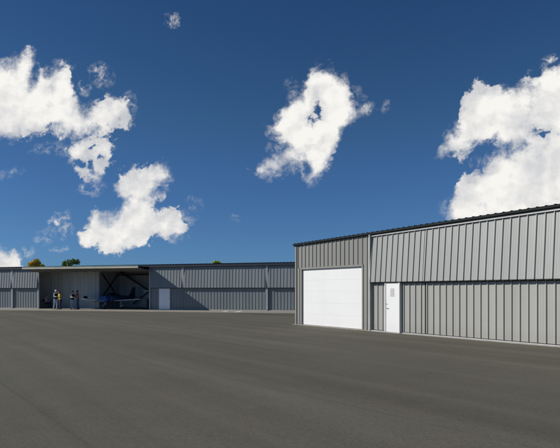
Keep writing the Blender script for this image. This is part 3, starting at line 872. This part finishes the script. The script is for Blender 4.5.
for x in (-.3,.3):
    for y in (-.17,.17):
        bm = bmesh.new(); tube(bm, [Lk.p(x,y-.02,.06), Lk.p(x,y+.02,.06)], .06, 14); obj('castor', bm, M['gasket'], kb)

# ------------------------------------------------------------------ aeroplane
M['plane_silver'] = mat('pale silver aircraft paint', (.78,.82,.84), .35, .0, .06, 3)
M['plane_blue'] = mat('deep blue aircraft paint', (.04,.11,.42), .3, .0, .08, 3)
M['plane_navy'] = mat('navy aircraft paint', (.045,.085,.19), .35, .0, .08, 3)
M['canopy_glass'] = mat('tinted canopy', (.02,.03,.04), .08, 0, .05, 2)
M['tyre'] = mat('tyre rubber', (.02,.02,.02), .8)
pang = math.atan2(FAR.n.y, FAR.n.x)          # nose points out of the bay
pc = hang_pt(112.5, -1.6); LP = Loc(pc, pang)
ap = empty('aeroplane', pc, 'small low wing aeroplane with blue nose and navy tail parked in the open bay', 'aeroplane')
def ring(x, cy, cz, ry, rz, n=20, p=2.3):
    out = []
    for k in range(n):
        a = 2*math.pi*k/n; c, s_ = math.cos(a), math.sin(a)
        out.append(LP.p(x, cy+ry*math.copysign(abs(c)**(2/p), c), cz+rz*math.copysign(abs(s_)**(2/p), s_)))
    return out
bm = bmesh.new()
loft(bm, [ring(1.05,0,.92,.46,.34), ring(.4,0,.93,.50,.36), ring(-.6,0,.95,.50,.37), ring(-1.6,0,.97,.36,.30), ring(-2.8,0,.99,.20,.20), ring(-4.0,0,1.02,.07,.12)])
fus = obj('fuselage', bm, M['plane_navy'], ap, True)
bm = bmesh.new()
loft(bm, [ring(1.96,0,.92,.16,.17), ring(1.9,0,.92,.28,.24), ring(1.6,0,.93,.40,.31), ring(1.06,0,.925,.465,.345)])
cw = obj('cowling', bm, M['plane_blue'], ap, True)
for sy in (1,-1):
    bm = bmesh.new(); tube(bm, [LP.p(1.86,.19*sy,.95), LP.p(1.945,.19*sy,.95)], .075, 14); obj('air_intake', bm, M['gasket'], cw)
bm = bmesh.new()
loft(bm, [ring(.75,0,1.20,.32,.06,20,2), ring(.5,0,1.26,.40,.14,20,2), ring(.1,0,1.30,.44,.22,20,2), ring(-.5,0,1.29,.42,.22,20,2), ring(-1.1,0,1.22,.30,.13,20,2), ring(-1.5,0,1.18,.12,.06,20,2)])
cn = obj('canopy', bm, M['canopy_glass'], ap, True)
bm = bmesh.new(); loft(bm, [ring(.02,0,1.305,.452,.228,20,2), ring(-.06,0,1.306,.452,.228,20,2)]); obj('canopy_frame', bm, M['plane_blue'], cn, True)
def foil(c, le, y, z, th=.13, n=16):
    pts = []
    for k in range(n):
        a = 2*math.pi*k/n; t = (1+math.cos(a))/2       # 1 at the trailing edge
        h = th*c*(1.1*math.sqrt(max(t,0))*(1-t)*1.3)
        pts.append((le - c*t, y, z + (h if math.sin(a) >= 0 else -h*.55)))
    return pts
for sy in (1,-1):
    bm = bmesh.new()
    loft(bm, [[LP.p(*q) for q in foil(1.35,.55,.35*sy,.74)], [LP.p(*q) for q in foil(1.25,.53,1.8*sy,.82)], [LP.p(*q) for q in foil(1.15,.50,3.1*sy,.90)], [LP.p(*q) for q in foil(.9,.36,3.22*sy,.915,.06)]])
    wg = obj('wing', bm, M['plane_silver'], ap, True)
    bm = bmesh.new(); ball(bm, LP.p(.25,3.22*sy,.93), (.10,.05,.04), 10); obj('tip_light', bm, M['plane_blue'], wg, True)
    bm = bmesh.new()
    loft(bm, [[LP.p(*q) for q in foil(.75,-3.3,.05*sy,1.06,.09)], [LP.p(*q) for q in foil(.5,-3.45,1.15*sy,1.08,.07)]])
    obj('tailplane', bm, M['plane_navy'], ap, True)
def vfoil(c, le, z, th):
    return [LP.p(x, (zz-0)*1.0, z) for (x, _, zz) in foil(c, le, 0, 0, th)]
bm = bmesh.new()
loft(bm, [vfoil(1.5,-2.75,1.08,.07), vfoil(.95,-3.25,1.45,.08), vfoil(.6,-3.65,2.02,.08), vfoil(.4,-3.75,2.06,.04)])
fin = obj('tail_fin', bm, M['plane_navy'], ap, True)
bm = bmesh.new(); tube(bm, [LP.p(1.93,0,.92), LP.p(2.1,0,.92), LP.p(2.22,0,.92)], [.15,.11,.02], 16); sn = obj('spinner', bm, M['plane_blue'], ap, True)
bm = bmesh.new()
for sgn in (1,-1):
    loft(bm, [[LP.p(2.05+dx*(1-k*.12), sgn*(.1*math.cos(.5)+k*.19*math.cos(.5))*1+dy*0, .92+sgn*(.1+k*.19)*.35+dz) for dx,dy,dz in ((-.02,0,-.05),(.02,0,-.05),(.02,0,.05),(-.02,0,.05))] for k in range(4)])
obj('propeller', bm, M['plane_navy'], ap)
for (x, y) in ((-.15,.95),(-.15,-.95),(1.25,0)):
    bm = bmesh.new(); tube(bm, [LP.p(x,y-.06,.18), LP.p(x,y+.06,.18)], .18, 20)
    wh = obj('wheel', bm, M['tyre'], ap)
    bm = bmesh.new(); loft(bm, [ring(x+.38,y,.24,.03,.04,14,2), ring(x+.25,y,.25,.09,.12,14,2), ring(x,y,.27,.11,.15,14,2), ring(x-.3,y,.27,.06,.08,14,2), ring(x-.5,y,.28,.01,.02,14,2)])
    obj('wheel_fairing', bm, M['white_frame'] if y else M['plane_navy'], wh, True)
    bm = bmesh.new(); bar(bm, LP.p(x,y,.35), LP.p(x+(0 if y else -.1),y*.75,.72), .05, .05); obj('gear_leg', bm, M['plane_silver'], ap)
# bag on the wing tip
tip = LP.p(-.05, -2.95, .955)
tip2 = LP.p(-.05, 2.95, .955)
bt = tip if tip.x < tip2.x else tip2
Lb = Loc(bt, wa)
bg_ = empty('shoulder_bag', bt, 'black bag resting on the left hand wing tip beside the person in plum brown', 'bag')
bm = bmesh.new(); lbox(bm, Lb, -.19,.19,-.1,.1,0,.22)
bmesh.ops.bevel(bm, geom=bm.edges[:], offset=.04, segments=3, affect='EDGES')
obj('bag_body', bm, M['black_cloth'], bg_, True)
bm = bmesh.new(); tube(bm, [Lb.p(-.10,0,.21), Lb.p(-.08,0,.30), Lb.p(.08,0,.30), Lb.p(.10,0,.21)], .012, 8); obj('handle', bm, M['gasket'], bg_)

# ------------------------------------------------------------------ trees beyond the far hangar
M['bark'] = mat('bark', (.10,.075,.05), .9, 0, .3, 6, .5, 20)
def leafmat(name, c1, c2, c3):
    m = bpy.data.materials.new(name); m.use_nodes = True
    nt = m.node_tree; N = nt.nodes; L = nt.links; b = N['Principled BSDF']; b.inputs['Roughness'].default_value = .7
    g = N.new('ShaderNodeNewGeometry'); n = N.new('ShaderNodeTexNoise'); n.inputs['Scale'].default_value = 1.3; n.inputs['Detail'].default_value = 2
    L.new(g.outputs['Position'], n.inputs['Vector'])
    rp = N.new('ShaderNodeValToRGB'); cr = rp.color_ramp
    cr.elements[0].position = .35; cr.elements[0].color = c1+(1,); cr.elements[1].position = .65; cr.elements[1].color = c3+(1,)
    e = cr.elements.new(.5); e.color = c2+(1,)
    ad = N.new('ShaderNodeMath'); ad.operation = 'MULTIPLY_ADD'; L.new(g.outputs['Random Per Island'], ad.inputs[0]); ad.inputs[1].default_value = .25
    sb = N.new('ShaderNodeMath'); sb.operation = 'SUBTRACT'; L.new(n.outputs['Fac'], sb.inputs[0]); sb.inputs[1].default_value = .125
    L.new(sb.outputs[0], ad.inputs[2]); L.new(ad.outputs[0], rp.inputs[0]); L.new(rp.outputs[0], b.inputs['Base Color'])
    return m
M['autumn'] = leafmat('autumn leaves', (.30,.36,.06), (.82,.62,.08), (.85,.46,.08))
M['green_leaf'] = leafmat('green leaves', (.08,.16,.035), (.17,.27,.06), (.30,.34,.08))
M['lime_leaf'] = leafmat('yellow green leaves', (.32,.42,.05), (.50,.58,.07), (.62,.62,.10))
def tree(px, ytop, Z, rad, label, lm, seed, wide=1.0):
    rn = random.Random(seed)
    x = (px-CX)/F*Z; H = EYE+(HY-ytop)*Z/F
    root = empty('tree', (x,Z,0), label, 'tree', None)
    bm = bmesh.new()
    tube(bm, [(x,Z,-.1),(x+.05,Z,H*.25),(x-.06,Z+.05,H*.5),(x+.03,Z,H*.85)], [.20,.15,.10,.03], 10)
    obj('trunk', bm, M['bark'], root, True)
    bm = bmesh.new(); centres = []
    for k in range(34):
        a = rn.uniform(0,6.283); zz = rn.uniform(.32,.93); rr_ = rad*math.sqrt(max(.05,1-((zz-.55)/.47)**2))*rn.uniform(.45,1)
        c = Vector((x+rr_*math.cos(a), Z+rr_*math.sin(a), H*zz)); centres.append(c)
        s0 = Vector((x, Z, H*max(.22, zz-.25)))
        tube(bm, [s0, s0.lerp(c,.5)+Vector((0,0,.1)), c], [.05,.03,.012], 6)
    centres.append(Vector((x,Z,H*.93)))
    obj('limbs', bm, M['bark'], root, True)
    bm = bmesh.new()
    for c in centres:
        cr_ = rn.uniform(.38,.62)*rad*.62
        for i in range(240):
            d = Vector((rn.gauss(0,1), rn.gauss(0,1), rn.gauss(0,.75))); d = d.normalized()*cr_*rn.uniform(.3,1)**.6
            p = c+d
            if p.z > H: p.z = H - rn.uniform(0,.25)
            s = rn.uniform(.06,.12)
            a = Vector((rn.gauss(0,1),rn.gauss(0,1),rn.gauss(0,1))).normalized(); b = a.cross(Vector((rn.gauss(0,1),rn.gauss(0,1),rn.gauss(0,1)))).normalized()
            bm.faces.new([bm.verts.new(p+a*s*1.3), bm.verts.new(p+b*s*.7), bm.verts.new(p-a*s*1.3), bm.verts.new(p-b*s*.7)])
    obj('crown', bm, lm, root)
tree(36.5, 259.0, 74, 1.45, 'orange and yellow autumn tree showing above the far roof', M['autumn'], 4)
tree(73, 258.8, 76, 1.8, 'dark green tree showing above the raised hangar door', M['green_leaf'], 9)
tree(215, 260.0, 74, 1.0, 'small yellow green treetop showing above the roof', M['lime_leaf'], 12)
# ------------------------------------------------------------------ camera
cd = bpy.data.cameras.new('camera'); co = bpy.data.objects.new('camera', cd); link(co)
co.location = (0,0,EYE); co.rotation_euler = (R(90),0,0)
cd.sensor_fit = 'HORIZONTAL'; cd.sensor_width = 36; cd.lens = 36*F/560
cd.shift_y = (HY-224)/560; cd.clip_end = 9000; cd.clip_start = .1
sc.camera = co
sc.view_settings.view_transform = 'Standard'; sc.view_settings.look = 'None'; sc.view_settings.exposure = 0
sc.render.engine = 'CYCLES'
